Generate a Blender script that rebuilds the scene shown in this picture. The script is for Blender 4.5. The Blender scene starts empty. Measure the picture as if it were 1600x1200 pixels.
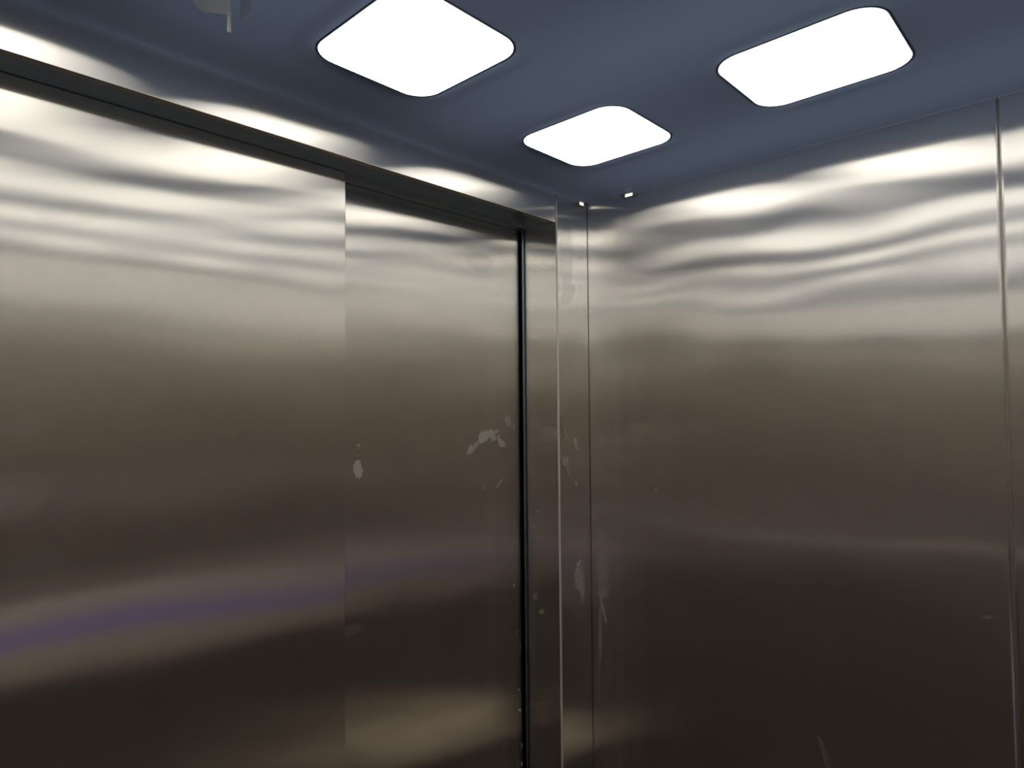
import bpy, bmesh, math, random
from mathutils import Matrix, Vector
random.seed(4)
S = bpy.context.scene
C = S.collection

# ------------------------------------------------------------------ sizes (metres)
XR = 1.9795           # right wall
XL = -0.925           # left wall
YF = 1.46             # face of the front wall (header and return panels)
YB = -1.085           # rear wall
ZC = 2.25             # ceiling
ZH = 2.1477           # underside of the header
XJ = 1.7942           # right edge of the door opening
XO = 0.13             # left edge of the door opening
YD1 = YF + 0.0937     # face of the leading door
YD2 = YF + 0.1701     # face of the trailing door
YS = 0.2085           # seam in the right wall

# ------------------------------------------------------------------ materials
LAMP = 2.35
BACKLIGHT = 1.45
class NT:
    def __init__(self, name):
        self.m = bpy.data.materials.new(name)
        self.m.use_nodes = True
        self.t = self.m.node_tree
        self.b = self.t.nodes['Principled BSDF']
        self.out = self.t.nodes['Material Output']
    def n(self, kind, **kw):
        k = self.t.nodes.new(kind)
        for a, v in kw.items():
            setattr(k, a, v)
        return k
    def l(self, a, b):
        self.t.links.new(a, b)
    def put(self, sock, v):
        if hasattr(v, 'is_linked'):
            self.l(v, sock)
        else:
            sock.default_value = v
    def math(self, op, a, b=None, c=None, clamp=False):
        k = self.n('ShaderNodeMath', operation=op)
        k.use_clamp = clamp
        for i, v in enumerate((a, b, c)):
            if v is not None:
                self.put(k.inputs[i], v)
        return k.outputs[0]
    def noise(self, vec, scale, detail=2.0, rough=0.5, stretch=None):
        if stretch:
            mp = self.n('ShaderNodeMapping')
            mp.inputs['Scale'].default_value = stretch
            self.l(vec, mp.inputs['Vector'])
            vec = mp.outputs[0]
        k = self.n('ShaderNodeTexNoise')
        self.l(vec, k.inputs['Vector'])
        k.inputs['Scale'].default_value = scale
        k.inputs['Detail'].default_value = detail
        k.inputs['Roughness'].default_value = rough
        return k.outputs[0]
    def ramp(self, fac, a, b):
        k = self.n('ShaderNodeMapRange')
        k.interpolation_type = 'SMOOTHSTEP'
        self.l(fac, k.inputs[0])
        k.inputs[1].default_value = a
        k.inputs[2].default_value = b
        return k.outputs[0]
    def mixc(self, fac, a, b):
        k = self.n('ShaderNodeMix', data_type='RGBA')
        self.put(k.inputs[0], fac)
        self.put(k.inputs[6], a)
        self.put(k.inputs[7], b)
        return k.outputs[2]

def steel(name, base=(0.93, 0.908, 0.872), rough=0.15, aniso=1.0, spread=1.0, haze=0.11, bow=(0.0, 0.012), bow_z=(1.88, 2.28), warp=0.0022, seed=0.0, smears=(), axes=(0, 2), warp_stretch=(1.0, 1.0, 1.6)):
    """Brushed stainless sheet: vertical grain, slight oil-canning, and smears given as
    (u, v, half width, half height, turn, strength) in the plane of the sheet."""
    N = NT(name)
    b = N.b
    b.inputs['Metallic'].default_value = 1.0
    b.inputs['Anisotropic'].default_value = aniso
    co = N.n('ShaderNodeTexCoord')
    pos = N.n('ShaderNodeNewGeometry').outputs['Position']
    tg = N.n('ShaderNodeTangent', direction_type='RADIAL', axis='Z')
    N.l(tg.outputs[0], b.inputs['Tangent'])
    # grain: fine streaks along Z
    grain = N.noise(pos, 1.0, 3.0, 0.6, (520.0, 520.0, 14.0))
    cloud = N.noise(pos, 3.1, 4.0, 0.6)
    base_c = N.mixc(N.ramp(grain, 0.3, 0.7), tuple(c * 0.97 for c in base) + (1,), base + (1,))
    r = N.math('MULTIPLY_ADD', cloud, 0.016, rough - 0.008)
    # oil-canning of the thin sheet
    off = N.n('ShaderNodeVectorMath', operation='ADD')
    N.l(pos, off.inputs[0]); off.inputs[1].default_value = (seed, seed * 1.7, seed * 0.6)
    w = N.noise(off.outputs[0], 1.5, 1.0, 0.4, warp_stretch)
    bump = N.n('ShaderNodeBump')
    bump.inputs['Strength'].default_value = 1.0
    bump.inputs['Distance'].default_value = warp * 4
    N.l(w, bump.inputs['Height'])
    # the sheet leans: a constant tilt, and a curl towards the ceiling
    z = N.n('ShaderNodeSeparateXYZ'); N.l(pos, z.inputs[0])
    lean = N.math('MULTIPLY_ADD', N.ramp(z.outputs[2], *bow_z), -bow[1], -bow[0])
    lv = N.n('ShaderNodeCombineXYZ'); N.l(lean, lv.inputs[2])
    al = N.n('ShaderNodeVectorMath', operation='ADD'); N.l(bump.outputs[0], al.inputs[0]); N.l(lv.outputs[0], al.inputs[1])
    nm = N.n('ShaderNodeVectorMath', operation='NORMALIZE'); N.l(al.outputs[0], nm.inputs[0])
    N.l(nm.outputs[0], b.inputs['Normal'])
    N.l(base_c, b.inputs['Base Color'])
    N.l(r, b.inputs['Roughness'])
    surf = b.outputs[0]
    # the vertical scratches fan reflections out sideways: more lobes tipped to either side
    done = 0.34
    for k, wt in ((.13, .20), (-.13, .20), (.28, .13), (-.28, .13)) if spread else ():
        g = N.n('ShaderNodeBsdfPrincipled')
        g.inputs['Metallic'].default_value = 1.0
        N.l(base_c, g.inputs['Base Color']); N.l(r, g.inputs['Roughness']); g.inputs['Anisotropic'].default_value = aniso
        N.l(tg.outputs[0], g.inputs['Tangent'])
        tv = N.n('ShaderNodeVectorMath', operation='SCALE')
        N.l(tg.outputs[0], tv.inputs[0]); tv.inputs['Scale'].default_value = k * spread
        ad = N.n('ShaderNodeVectorMath', operation='ADD'); N.l(nm.outputs[0], ad.inputs[0]); N.l(tv.outputs[0], ad.inputs[1])
        nn = N.n('ShaderNodeVectorMath', operation='NORMALIZE'); N.l(ad.outputs[0], nn.inputs[0])
        N.l(nn.outputs[0], g.inputs['Normal'])
        ms = N.n('ShaderNodeMixShader'); done += wt; ms.inputs[0].default_value = wt / done
        N.l(surf, ms.inputs[1]); N.l(g.outputs[0], ms.inputs[2])
        surf = ms.outputs[0]
        N.l(surf, N.out.inputs[0])
    if haze:
        # faint oily haze over the grain: a second, duller lobe
        h = N.n('ShaderNodeBsdfPrincipled')
        h.inputs['Metallic'].default_value = 1.0
        h.inputs['Roughness'].default_value = .38
        h.inputs['Anisotropic'].default_value = .3
        N.l(tg.outputs[0], h.inputs['Tangent']); N.l(bump.outputs[0], h.inputs['Normal'])
        N.l(base_c, h.inputs['Base Color'])
        hm = N.n('ShaderNodeMixShader'); hm.inputs[0].default_value = haze
        N.l(surf, hm.inputs[1]); N.l(h.outputs[0], hm.inputs[2])
        surf = hm.outputs[0]
        N.l(surf, N.out.inputs[0])
    if smears:
        sep = N.n('ShaderNodeSeparateXYZ'); N.l(pos, sep.inputs[0])
        j1 = N.noise(pos, 45.0, 3.0, 0.6); j2 = N.noise(pos, 38.0, 3.0, 0.6, (1.3, 1.3, -1.2))
        U = N.math('ADD', sep.outputs[axes[0]], N.math('MULTIPLY_ADD', j1, 0.018, -0.009))
        V = N.math('ADD', sep.outputs[axes[1]], N.math('MULTIPLY_ADD', j2, 0.018, -0.009))
        tot = None
        for (u, v, hw, hh, turn, st) in smears:
            hw, hh, st = hw * 1.4, hh * 1.4, min(.9, st * 1.25)
            du = N.math('SUBTRACT', U, u); dv = N.math('SUBTRACT', V, v)
            c, s = math.cos(turn), math.sin(turn)
            a = N.math('ADD', N.math('MULTIPLY', du, c / hw), N.math('MULTIPLY', dv, s / hw))
            e = N.math('ADD', N.math('MULTIPLY', du, -s / hh), N.math('MULTIPLY', dv, c / hh))
            q = N.math('ADD', N.math('MULTIPLY', a, a), N.math('MULTIPLY', e, e))
            k = N.math('MULTIPLY', N.ramp(q, 1.25, 0.55), st)
            tot = k if tot is None else N.math('MAXIMUM', tot, k)
        streak = N.noise(pos, 1.0, 2.0, 0.6, (150.0, 150.0, 60.0))
        mask = N.math('MULTIPLY', tot, N.ramp(streak, 0.0, 0.5))
        film = N.n('ShaderNodeBsdfDiffuse'); film.inputs[0].default_value = (0.55, 0.52, 0.46, 1)
        mx = N.n('ShaderNodeMixShader')
        N.l(mask, mx.inputs[0]); N.l(surf, mx.inputs[1]); N.l(film.outputs[0], mx.inputs[2])
        N.l(mx.outputs[0], N.out.inputs[0])
    return N.m

def plain(name, col, rough=0.6, metal=0.0, var=0.0, scale=8.0):
    N = NT(name)
    N.b.inputs['Roughness'].default_value = rough
    N.b.inputs['Metallic'].default_value = metal
    if var:
        pos = N.n('ShaderNodeNewGeometry').outputs['Position']
        f = N.noise(pos, scale, 4.0, 0.6)
        N.l(N.mixc(f, tuple(c * (1 - var) for c in col) + (1,), tuple(min(1, c * (1 + var)) for c in col) + (1,)), N.b.inputs['Base Color'])
    else:
        N.b.inputs['Base Color'].default_value = col + (1,)
    return N.m

SM_DOOR2 = [(1.530, 1.350, .016, .010, .6, .55), (1.556, 1.366, .016, .007, .7, .5), (1.592, 1.392, .022, .015, .5, .75),
            (1.625, 1.402, .012, .010, 0, .7), (1.655, 1.407, .014, .005, .5, .6), (1.640, 1.386, .010, .010, .3, .6),
            (1.680, 1.366, .016, .009, -.5, .6), (1.668, 1.380, .008, .012, .5, .4), (1.715, 1.444, .012, .018, .5, .32), (1.748, 1.42, .005, .01, 0, .2),
            (1.082, 1.318, .012, .020, .15, .7), (1.082, 1.386, .006, .003, 0, .3), (1.080, 1.355, .004, .002, 0, .3), (1.063, 1.505, .010, .020, 0, .12),
            (1.522, 1.233, .012, .012, 0, .16), (1.57, 1.208, .03, .002, .3, .16), (1.66, 1.217, .018, .002, .9, .35), (1.675, 1.225, .018, .002, .8, .25), (1.59, 1.215, .012, .002, -.9, .22),
            (1.06, 0.86, .03, .012, 0, .07), (1.765, 0.62, .008, .012, 0, .14), (1.755, 0.68, .004, .004, .7, .3), (1.762, 0.47, .005, .004, 0, .3), (1.765, 0.395, .008, .004, -.6, .5),
            (1.775, .265, .004, .008, .4, .4), (1.775, .2, .004, .008, .4, .4), (1.74, 0.85, .006, .008, .4, .2), (1.58, 2.0, .05, .025, .1, .08)]
SM_DOOR1 = [(0.431, 1.587, .012, .018, .3, .11), (0.279, 1.468, .03, .015, 0, .09), (0.463, 1.484, .02, .02, .3, .05), (0.268, 1.325, .03, .03, .2, .09), (0.37, 1.62, .05, .03, .2, .04),
            (0.30, 1.15, .05, .06, 0, .04), (0.35, 1.9, .05, .02, .3, .05)]
SM_FACE = [(1.84, 1.395, .006, .02, .35, .2), (1.893, 1.356, .007, .022, .3, .35), (1.83, 1.30, .014, .014, .4, .25), (1.848, 1.262, .006, .016, .4, .25), (1.893, 1.217, .006, .006, 0, .35),
           (1.84, 1.14, .03, .006, -.9, .12), (1.835, 1.06, .02, .012, 0, .1), (1.905, .925, .012, .006, .6, .4), (1.90, .87, .02, .035, .2, .2), (1.925, .845, .01, .05, 0, .16),
           (1.93, 1.0, .008, .03, 0, .1), (1.85, 2.03, .03, .10, 0, .10), (1.86, 1.9, .04, .02, .8, .08), (1.80, .70, .01, .03, 0, .1)]
SM_RIGHT = [(1.437, 1.55, .004, .12, 0, .12), (1.431, 1.28, .004, .13, .02, .18), (1.428, 1.10, .006, .10, 0, .14), (1.415, .90, .016, .06, 0, .16), (1.40, .815, .014, .02, .6, .3), (1.412, .765, .006, .05, -.25, .35),
            (1.423, .66, .006, .08, 0, .28), (1.432, .5, .004, .12, 0, .14), (1.182, 1.206, .004, .003, 0, .5), (.262, .968, .010, .003, -.2, .2), (.29, 1.0, .003, .006, 0, .12), (1.12, 1.05, .003, .003, 0, .3),
            (.655, .52, .004, .03, -.5, .16), (.645, .475, .003, .03, -.3, .2), (1.33, 1.5, .02, .002, .3, .05)]
SM_JAMB = [(1.582, 1.425, .008, .02, 0, .14), (1.562, 1.113, .006, .006, 0, .25), (1.578, 1.06, .006, .006, 0, .3), (1.55, 1.02, .012, .004, -.7, .2), (1.575, .81, .008, .012, 0, .18), (1.53, 1.0, .01, .01, 0, .1), (1.545, .76, .014, .006, -.8, .2)]

M_RIGHT = steel('right_wall_steel', smears=[q[:5] + (q[5] * .6,) for q in SM_RIGHT], axes=(1, 2), seed=3.0, bow=(0.0, .062), bow_z=(1.95, 2.28))
M_RIGHT2 = steel('right_wall_far_steel', seed=3.0, bow=(0.0, .062), bow_z=(1.95, 2.28))
M_WALL = steel('wall_steel', seed=9.0)
M_HEAD = steel('header_steel', seed=1.3, bow=(.072, .046), bow_z=(2.12, 2.28))
M_RET = steel('return_steel', smears=SM_FACE, axes=(0, 2), seed=5.0)
M_JAMB = steel('jamb_steel', smears=SM_JAMB, axes=(1, 2), seed=6.0)
M_D1 = steel('leading_door_steel', smears=SM_DOOR1, axes=(0, 2), seed=7.0, base=(.935, .905, .85), warp=.0013, bow=(.011, 0.0))
M_D2 = steel('trailing_door_steel', smears=SM_DOOR2, axes=(0, 2), seed=8.0, base=(.935, .905, .85), warp=.0015, bow=(.011, 0.0))
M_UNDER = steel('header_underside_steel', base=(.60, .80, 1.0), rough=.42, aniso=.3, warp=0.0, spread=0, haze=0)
M_VOID = plain('shaft_black', (.006, .006, .007), .9)
M_FLOOR = plain('floor_vinyl', (.028, .0215, .0175), .75, var=.3, scale=14)
M_FLOOR.node_tree.nodes['Principled BSDF'].inputs['Specular IOR Level'].default_value = .1
M_KICK = plain('kick_board_beige', (.66, .56, .48), .55, var=.05)
M_SHEET = plain('added_pale_sheet', (.44, .36, .28), .7, var=.15)
M_FILM = plain('blue_film', (.32, .26, .95), .45)
M_RAIL = steel('rail_steel', rough=.3, aniso=.0, warp=0, spread=0, haze=0)
M_SEAM = plain('seam_grey', (.42, .40, .37), .4, 1.0)
M_GAPS = plain('gap_dark_metal', (.32, .38, .44), .35, 1.0)
M_FOLD = plain('folded_edge_steel', (.97, .95, .92), .55, 1.0)
M_EDGE = plain('bent_edge_steel', (.86, .84, .80), .30, 1.0)

def ceiling_mat():
    """Smoked blue translucent panel: satin underside, lit by unseen lights added above it."""
    N = NT('ceiling_blue_panel')
    b = N.b
    pos = N.n('ShaderNodeNewGeometry').outputs['Position']
    f = N.noise(pos, 2.2, 3.0, 0.55)
    b.inputs['Metallic'].default_value = 1.0
    N.l(N.mixc(f, (.46, .58, .80, 1), (.54, .66, .88, 1)), b.inputs['Base Color'])
    N.l(N.math('MULTIPLY_ADD', N.noise(pos, 7.0, 4.0), .08, .40), b.inputs['Roughness'])
    tr = N.n('ShaderNodeBsdfTranslucent'); tr.inputs[0].default_value = (.36, .47, .72, 1)
    mx = N.n('ShaderNodeMixShader'); mx.inputs[0].default_value = .5
    N.l(b.outputs[0], mx.inputs[1]); N.l(tr.outputs[0], mx.inputs[2]); N.l(mx.outputs[0], N.out.inputs[0])
    return N.m
M_CEIL = ceiling_mat()

def diffuser_mat():
    N = NT('lit_diffuser')
    pos = N.n('ShaderNodeTexCoord').outputs['Object']
    sep = N.n('ShaderNodeSeparateXYZ'); N.l(pos, sep.inputs[0])
    # faint brighter stripes of the tubes behind the acrylic
    wv = N.math('COSINE', N.math('MULTIPLY', sep.outputs[0], 2 * math.pi / 0.135))
    st = N.math('MULTIPLY_ADD', wv, -0.022, 0.93)
    st = N.math('MULTIPLY_ADD', N.noise(pos, 6.0, 2.0), 0.03, st)
    N.b.inputs['Base Color'].default_value = (.8, .8, .78, 1)
    N.b.inputs['Roughness'].default_value = .5
    N.b.inputs['Emission Color'].default_value = (1.0, .96, .865, 1)
    N.l(N.math('MULTIPLY', st, LAMP), N.b.inputs['Emission Strength'])
    return N.m

M_LAMP = diffuser_mat()
def glow(name, col, s):
    N = NT(name)
    N.b.inputs['Base Color'].default_value = (.8, .8, .8, 1)
    N.b.inputs['Emission Color'].default_value = col + (1,)
    N.b.inputs['Emission Strength'].default_value = s
    return N.m
M_GAP = glow('gap_leak_glow', (1, .95, .82), 1.6)  # emission in place of light leaking through the ceiling gap
def film_mat():
    N = NT('clear_film')
    N.b.inputs['Base Color'].default_value = (.6, .6, .6, 1)
    N.b.inputs['Roughness'].default_value = .35
    tr = N.n('ShaderNodeBsdfTransparent'); mx = N.n('ShaderNodeMixShader')
    mx.inputs[0].default_value = .3
    N.l(tr.outputs[0], mx.inputs[1]); N.l(N.b.outputs[0], mx.inputs[2]); N.l(mx.outputs[0], N.out.inputs[0])
    return N.m
M_CLEAR = film_mat()
M_WHITE = plain('white_tape', (.95, .97, .95), .5)

# ------------------------------------------------------------------ helpers
def link(name, bm, mat, parent=None, smooth=False):
    me = bpy.data.meshes.new(name)
    bmesh.ops.recalc_face_normals(bm, faces=bm.faces)
    bm.to_mesh(me); bm.free()
    if smooth:
        for p in me.polygons:
            p.use_smooth = True
        me.set_sharp_from_angle(angle=math.radians(28))
    o = bpy.data.objects.new(name, me)
    C.objects.link(o)
    for m in (mat if isinstance(mat, (list, tuple)) else [mat]):
        me.materials.append(m)
    if smooth:
        wn = o.modifiers.new('flat_faces', 'WEIGHTED_NORMAL'); wn.mode = 'FACE_AREA'; wn.weight = 100; wn.keep_sharp = True
    if parent:
        o.parent = parent
    return o

def prop(o, label=None, cat=None, kind=None, group=None):
    if label: o['label'] = label
    if cat: o['category'] = cat
    if kind: o['kind'] = kind
    if group: o['group'] = group
    return o

def empty(name, loc):
    o = bpy.data.objects.new(name, None)
    o.empty_display_size = .1
    C.objects.link(o); o.location = loc
    return o

def box(bm, x0, x1, y0, y1, z0, z1, r=0.0, vert_only=True, seg=4, pick=None):
    """A box whose vertical edges (or all edges) are rounded like folded sheet."""
    vs = [bm.verts.new((x, y, z)) for x in (x0, x1) for y in (y0, y1) for z in (z0, z1)]
    idx = [(0, 1, 3, 2), (4, 6, 7, 5), (0, 4, 5, 1), (2, 3, 7, 6), (0, 2, 6, 4), (1, 5, 7, 3)]
    fs = [bm.faces.new([vs[i] for i in q]) for q in idx]
    if r:
        es = set(e for f in fs for e in f.edges)
        if vert_only:
            es = [e for e in es if abs(e.verts[0].co.z - e.verts[1].co.z) > 1e-6]
        if pick:
            es = [e for e in es if pick(e.verts[0].co)]
        bmesh.ops.bevel(bm, geom=list(es), offset=r, segments=seg, profile=.5, affect='EDGES')
    return fs

def sheet(name, b, mat, r=.004, parent=None, vert_only=True, seg=4, pick=None):
    bm = bmesh.new()
    box(bm, *b, r=r, vert_only=vert_only, seg=seg, pick=pick)
    return link(name, bm, mat, parent, smooth=True)

def rrect(w, d, r, n=10):
    pts = []
    for cx, cy, a0 in ((w/2-r, d/2-r, 0), (-w/2+r, d/2-r, 90), (-w/2+r, -d/2+r, 180), (w/2-r, -d/2+r, 270)):
        for i in range(n + 1):
            a = math.radians(a0 + 90 * i / n)
            pts.append((cx + r*math.cos(a), cy + r*math.sin(a)))
    return pts

# ------------------------------------------------------------------ room shell
T = .03
prop(sheet('floor', (XL-.1, XR+.1, YB-.1, YF+.30, -.05, 0), M_FLOOR, r=0), 'dark brown lift floor below the frame', 'floor', 'structure')

wr = empty('wall_right', (XR, .5, 0)); prop(wr, 'brushed steel side wall of the lift on the right, with one vertical seam', 'wall', 'structure')
def child_at(o, parent):
    o.parent = parent
    o.matrix_parent_inverse = Matrix.Translation(-Vector(parent.location))
    return o
child_at(sheet('wall_panel', (XR, XR+T, YS+.0015, YF-.0006, 0, ZC+.004), M_RIGHT, r=.008, seg=6, pick=lambda c: c.y < YS + .01), wr)
child_at(sheet('wall_panel', (XR, XR+T, YB, YS-.0015, 0, ZC+.004), M_RIGHT2, r=.008, seg=6, pick=lambda c: c.y > YS - .01), wr)
child_at(sheet('seam_backing', (XR+.0045, XR+.02, YS-.012, YS+.012, 0, ZC), M_SEAM, r=0), wr)

prop(sheet('wall_left', (XL-T, XL, YB, YF, 0, ZC+.05), M_WALL, r=.004), 'brushed steel side wall of the lift, out of frame', 'wall', 'structure')
prop(sheet('wall_rear', (XL, XR, YB-T, YB, 0, ZC+.05), M_WALL, r=.004), 'brushed steel rear wall of the lift, seen only in reflections', 'wall', 'structure')

# front wall: return panels either side of the opening, header above it
wf = empty('wall_front', (1.0, YF, 0)); prop(wf, 'steel front wall of the lift around the doors, a narrow return panel in the corner', 'wall', 'structure')
def return_panel(x0, x1, name, jamb_side):
    # face and reveal are one folded sheet: the fold is the rounded vertical edge
    bm = bmesh.new()
    box(bm, x0, x1, YF, YF+.151, 0, ZC+.05, r=.0035, seg=5)
    for f in bm.faces:
        n = f.normal
        bm.normal_update()
    o = link(name, bm, [M_RET, M_JAMB], smooth=True)
    for p in o.data.polygons:
        if abs(p.normal.x) > .8:
            p.material_index = 1
    return child_at(o, wf)
return_panel(XJ, XR-.0005, 'return_panel', -1)
return_panel(XL, XO, 'return_panel', 1)
child_at(sheet('folded_edge', (XJ-.0028, XJ+.0040, YF-.0042, YF+.003, 0, ZC-.001), M_FOLD, r=.0033, seg=6), wf)
child_at(sheet('gap_strip', (XJ-.012, XJ+.05, YF+.1535, YF+.1555, 0, ZH+.01), M_GAPS, r=0), wf)
child_at(sheet('corner_backing', (XR-.001, XR+.02, YF+.0, YF+.02, 0, ZC), M_VOID, r=0), wf)

# header
bm = bmesh.new()
box(bm, XO, XJ-.003, YF, YF+.02, ZH, ZC+.05, r=.003, vert_only=False, seg=3)
hd = link('trim_1', bm, M_HEAD, smooth=True)
prop(hd, 'steel header band running above the lift doors', 'header', 'structure')
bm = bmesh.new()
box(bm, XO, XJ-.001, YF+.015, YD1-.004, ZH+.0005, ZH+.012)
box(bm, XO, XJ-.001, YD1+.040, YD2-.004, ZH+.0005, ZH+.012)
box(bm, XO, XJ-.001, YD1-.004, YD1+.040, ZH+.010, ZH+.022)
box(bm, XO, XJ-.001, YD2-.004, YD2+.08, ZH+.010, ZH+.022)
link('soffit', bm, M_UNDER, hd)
bm = bmesh.new(); box(bm, XO, XJ-.001, YD1+.0385, YD1+.040, ZH-.0003, ZH+.010)
link('track_lip', bm, M_EDGE, hd)

# doors
d1 = sheet('door_1', (XO-.04, .9919, YD1, YD1+.036, .012, ZH+.008), M_D1, r=.003)
prop(d1, 'nearer brushed steel lift door leaf filling the left side', 'door', 'structure')
d2 = sheet('door_2', (.945, XJ-.0035, YD2, YD2+.036, .012, ZH+.008), M_D2, r=.016, seg=8)
prop(d2, 'recessed brushed steel lift door leaf with pale plaster smears', 'door', 'structure')
# dark shaft behind the doors
bm = bmesh.new()
box(bm, XL, XR+.1, YD2+.12, YD2+.14, 0, ZC+.1)
box(bm, XR+.08, XR+.1, YF+.155, YD2+.12, 0, ZC+.1)
prop(link('wall_shaft', bm, M_VOID), 'dark lift shaft behind the doors', 'wall', 'structure')

# ceiling sheet with rounded lamp openings
LX = [1.4983 + .6457 * i for i in (0, -1, -2, -3)]
LY = [1.0693 - .5875 * j for j in range(4)]
LW, LD, LR = .3125, .3405, .062
def ceiling():
    bm = bmesh.new()
    def loop(pts):
        vs = [bm.verts.new((x, y, ZC)) for x, y in pts]
        for i in range(len(vs)):
            bm.edges.new((vs[i], vs[(i+1) % len(vs)]))
    g = -.002
    loop([(XL+g, YB+g), (XR-g, YB+g), (XR-g, YF-g), (XL+g, YF-g)])
    for x in LX:
        for y in LY:
            loop([(x+a, y+b) for a, b in rrect(LW, LD, LR)])
    bmesh.ops.triangle_fill(bm, use_beauty=True, use_dissolve=False, edges=list(bm.edges))
    for f in bm.faces:
        if f.normal.z > 0: f.normal_flip()
    return link('ceiling', bm, M_CEIL)
prop(ceiling(), 'dark blue steel lift ceiling with rounded square light openings', 'ceiling', 'structure')

# ------------------------------------------------------------------ ceiling lights
row = ['first', 'second', 'third', 'fourth']
LAB = {(0, 0): 'lit white ceiling panel nearest the steel corner, the smallest one in view',
       (1, 0): 'lit white ceiling panel above the doors, cut by the top of the frame',
       (0, 1): 'lit white ceiling panel along the right wall, the long one in the upper right'}
def light_mesh():
    pts = rrect(LW - .001, LD - .001, LR)
    bm = bmesh.new()
    lo = [bm.verts.new((x, y, .0015)) for x, y in pts]
    hi = [bm.verts.new((x, y, .007)) for x, y in pts]
    bm.faces.new(lo); bm.faces.new(hi)
    for i in range(len(pts)):
        k = (i+1) % len(pts)
        bm.faces.new((lo[i], lo[k], hi[k], hi[i]))
    me = bpy.data.meshes.new('diffuser'); bmesh.ops.recalc_face_normals(bm, faces=bm.faces); bm.to_mesh(me); bm.free()
    me.materials.append(M_LAMP)
    # opaque tray closing round the diffuser from above
    bm = bmesh.new()
    rings = []
    for gr, z in ((.0008, .0004), (.0008, .010), (.0, .0102), (.0, .03)):
        rings.append([bm.verts.new((x, y, z)) for x, y in rrect(LW + gr*2, LD + gr*2, LR + gr)])
    for z in (.03, .0004):
        rings.append([bm.verts.new((x, y, z)) for x, y in rrect(LW + .012, LD + .012, LR + .006)])
    for p, q in zip(rings, rings[1:]):
        for i in range(len(p)):
            k = (i+1) % len(p)
            bm.faces.new((p[i], p[k], q[k], q[i]))
    bm.faces.new(rings[3])
    bmesh.ops.recalc_face_normals(bm, faces=bm.faces)
    mh = bpy.data.meshes.new('housing'); bm.to_mesh(mh); bm.free(); mh.materials.append(M_EDGE)
    return me, mh
ME, MH = light_mesh()
for i, x in enumerate(LX):
    for j, y in enumerate(LY):
        e = empty('ceiling_light', (x, y, ZC))
        lab = LAB.get((i, j), 'out of frame ceiling light, %s row from the doors, %s column from the right wall' % (row[j], row[i]))
        prop(e, lab, 'ceiling light', None, 'rounded square ceiling lights')
        for nm, me in (('diffuser', ME), ('housing', MH)):
            o = bpy.data.objects.new(nm, me); C.objects.link(o); o.parent = e

# unseen lights added above the translucent ceiling to brighten it, between the lamp columns
for x in (1.82, 1.1754, .5297, -.116, -.76):
    ld = bpy.data.lights.new('plenum_backlight', 'AREA'); ld.shape = 'RECTANGLE'
    ld.size = .20; ld.size_y = 2.3; ld.energy = BACKLIGHT; ld.color = (1.0, .97, .92)
    lo = bpy.data.objects.new('plenum_backlight', ld); C.objects.link(lo); lo.location = (x, .19, ZC + .32)

# ------------------------------------------------------------------ small things at the ceiling
# two clips at the ceiling edge; a glowing strip stands in for light leaking there
def clip(loc, rz, label, w, lit):
    e = empty('ceiling_clip', loc); e.rotation_euler.z = rz
    prop(e, label, 'clip', None, 'ceiling edge clips')
    bm = bmesh.new()
    box(bm, -w/2, w/2, -.004, 0, -.010, .0, r=.001, vert_only=False, seg=2)
    box(bm, -w/2, w/2, -.022, 0, -.0015, .0, r=.0005, vert_only=False, seg=2)
    link('bracket', bm, M_EDGE, e, smooth=True)
    bm = bmesh.new()
    box(bm, -lit/2, lit/2, -.0052, -.0042, -.0065, -.002, r=.0004, vert_only=False, seg=2)
    link('leak_glow', bm, M_GAP, e)
    return e
clip((XR-.0005, 1.272, ZC-.0005), math.radians(-90), 'small clip with a glow of leaking light under the ceiling edge on the right wall', .060, .030)
clip((1.940, YF-.0005, ZC-.0005), 0, 'small clip with a glow of leaking light under the ceiling edge in the corner over the return panel', .055, .022)

# loose strip of film hanging from the ceiling at the top of the frame
fl = empty('hanging_film', (.485, 1.14, ZC))
prop(fl, 'loose strip of clear film hanging from the ceiling with a white taped edge', 'film')
def ribbon(pts, thick):
    """pts: list of (top xyz, bottom xyz) across the strip; gets real thickness."""
    bm = bmesh.new()
    a = [(bm.verts.new(t), bm.verts.new(b)) for t, b in pts]
    for i in range(len(a) - 1):
        bm.faces.new((a[i][0], a[i+1][0], a[i+1][1], a[i][1]))
    bmesh.ops.recalc_face_normals(bm, faces=bm.faces)
    r = bmesh.ops.solidify(bm, geom=list(bm.faces), thickness=thick)
    return bm
link('taped_edge', ribbon([((.0, 0, 0), (.003, .004, -.083)), ((.0060, .003, 0), (.0105, .008, -.080))], .0012), M_WHITE, fl)
n = 8
link('film_sheet', ribbon([((-.13 + .13*t/n, .02*math.sin(t*.6), 0), (-.058 + .060*t/n, .02*math.sin(t*.6)+.004, -.050 - .016*(t/n)**1.5)) for t in range(n+1)], .0006), M_CLEAR, fl, smooth=True)
link('film_curl', ribbon([((.030+.016*t/n, .008+.01*math.sin(t*.5), 0), (.030+.012*t/n, .010+.012*math.sin(t*.5), -.058+.03*t/n)) for t in range(n+1)], .0006), M_CLEAR, fl, smooth=True)

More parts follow.
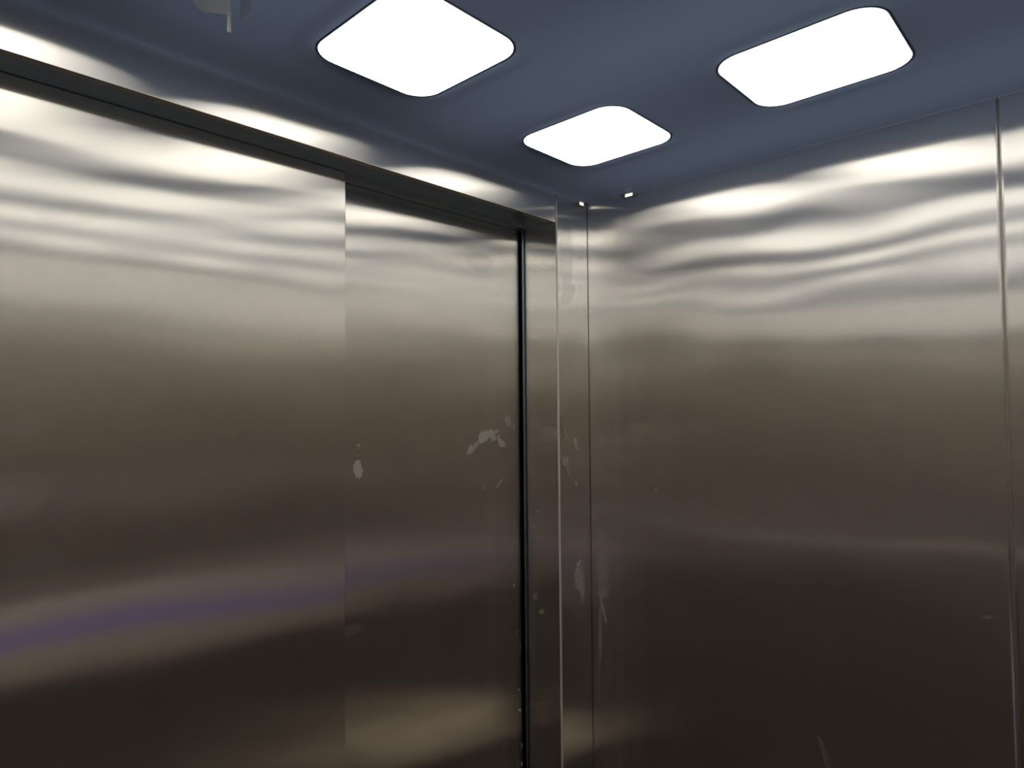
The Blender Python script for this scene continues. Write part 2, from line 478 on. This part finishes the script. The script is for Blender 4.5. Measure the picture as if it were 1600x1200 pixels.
# ------------------------------------------------------------------ behind the camera, seen as reflections
def board(name, b, mat, label, cat):
    o = sheet(name, b, mat, r=.003, vert_only=False)
    return prop(o, label, cat)
kb = board('bumper_board', (XL+.02, XR-.02, YB+.001, YB+.025, .01, .40), M_KICK, 'beige kick board with a blue strip along the foot of the rear wall', 'bumper board')
link('film_strip', (lambda bm: (box(bm, XL+.02, XR-.02, YB+.0255, YB+.0275, .18, .275), bm)[1])(bmesh.new()), M_FILM, kb)
hr = board('handrail', (XL+.045, XL+.057, YB+.2, YF-.2, .555, .60), M_RAIL, 'flat steel handrail on the left wall, seen only as a reflection', 'handrail')
for y in (YB+.4, .2, YF-.4):
    sheet('rail_bracket', (XL, XL+.046, y-.01, y+.01, .57, .585), M_RAIL, r=.002, parent=hr)

prop(sheet('added_floor_sheet', (1.60, XR-.012, .66, 1.05, .0005, .006), M_SHEET, r=.002), 'pale sheet added on the floor by the right wall for a glow in the door, below the frame', 'sheet')  # unseen sheet added so the door reflects a pale glow

# ------------------------------------------------------------------ camera, world, view
cam = bpy.data.cameras.new('camera'); cam.sensor_width = 36.0; cam.lens = 1019.8 / 1600 * 36
cam.clip_start = .02
co = bpy.data.objects.new('camera', cam); C.objects.link(co); S.camera = co
r = Vector((0.6842, -0.7292, -0.0083)); u = Vector((-0.018, -0.0282, 0.9994)); f = Vector((0.7291, 0.6837, 0.0324))
m = Matrix((r, u, -f)).transposed().to_4x4(); m.translation = (0, 0, 1.5)
co.matrix_world = m
w = bpy.data.worlds.new('world'); S.world = w; w.use_nodes = True
w.node_tree.nodes['Background'].inputs[0].default_value = (0, 0, 0, 1)
S.view_settings.view_transform = 'Standard'; S.view_settings.look = 'None'
S.view_settings.gamma = 1.0; S.view_settings.exposure = 0.0; S.view_settings.use_curve_mapping = False
cy = S.cycles
cy.max_bounces = 18; cy.glossy_bounces = 18; cy.diffuse_bounces = 6; cy.transparent_max_bounces = 8
cy.sample_clamp_indirect = 0; cy.use_denoising = True; cy.denoising_input_passes = 'RGB_ALBEDO_NORMAL'
cy.caustics_reflective = True; cy.blur_glossy = 0.0
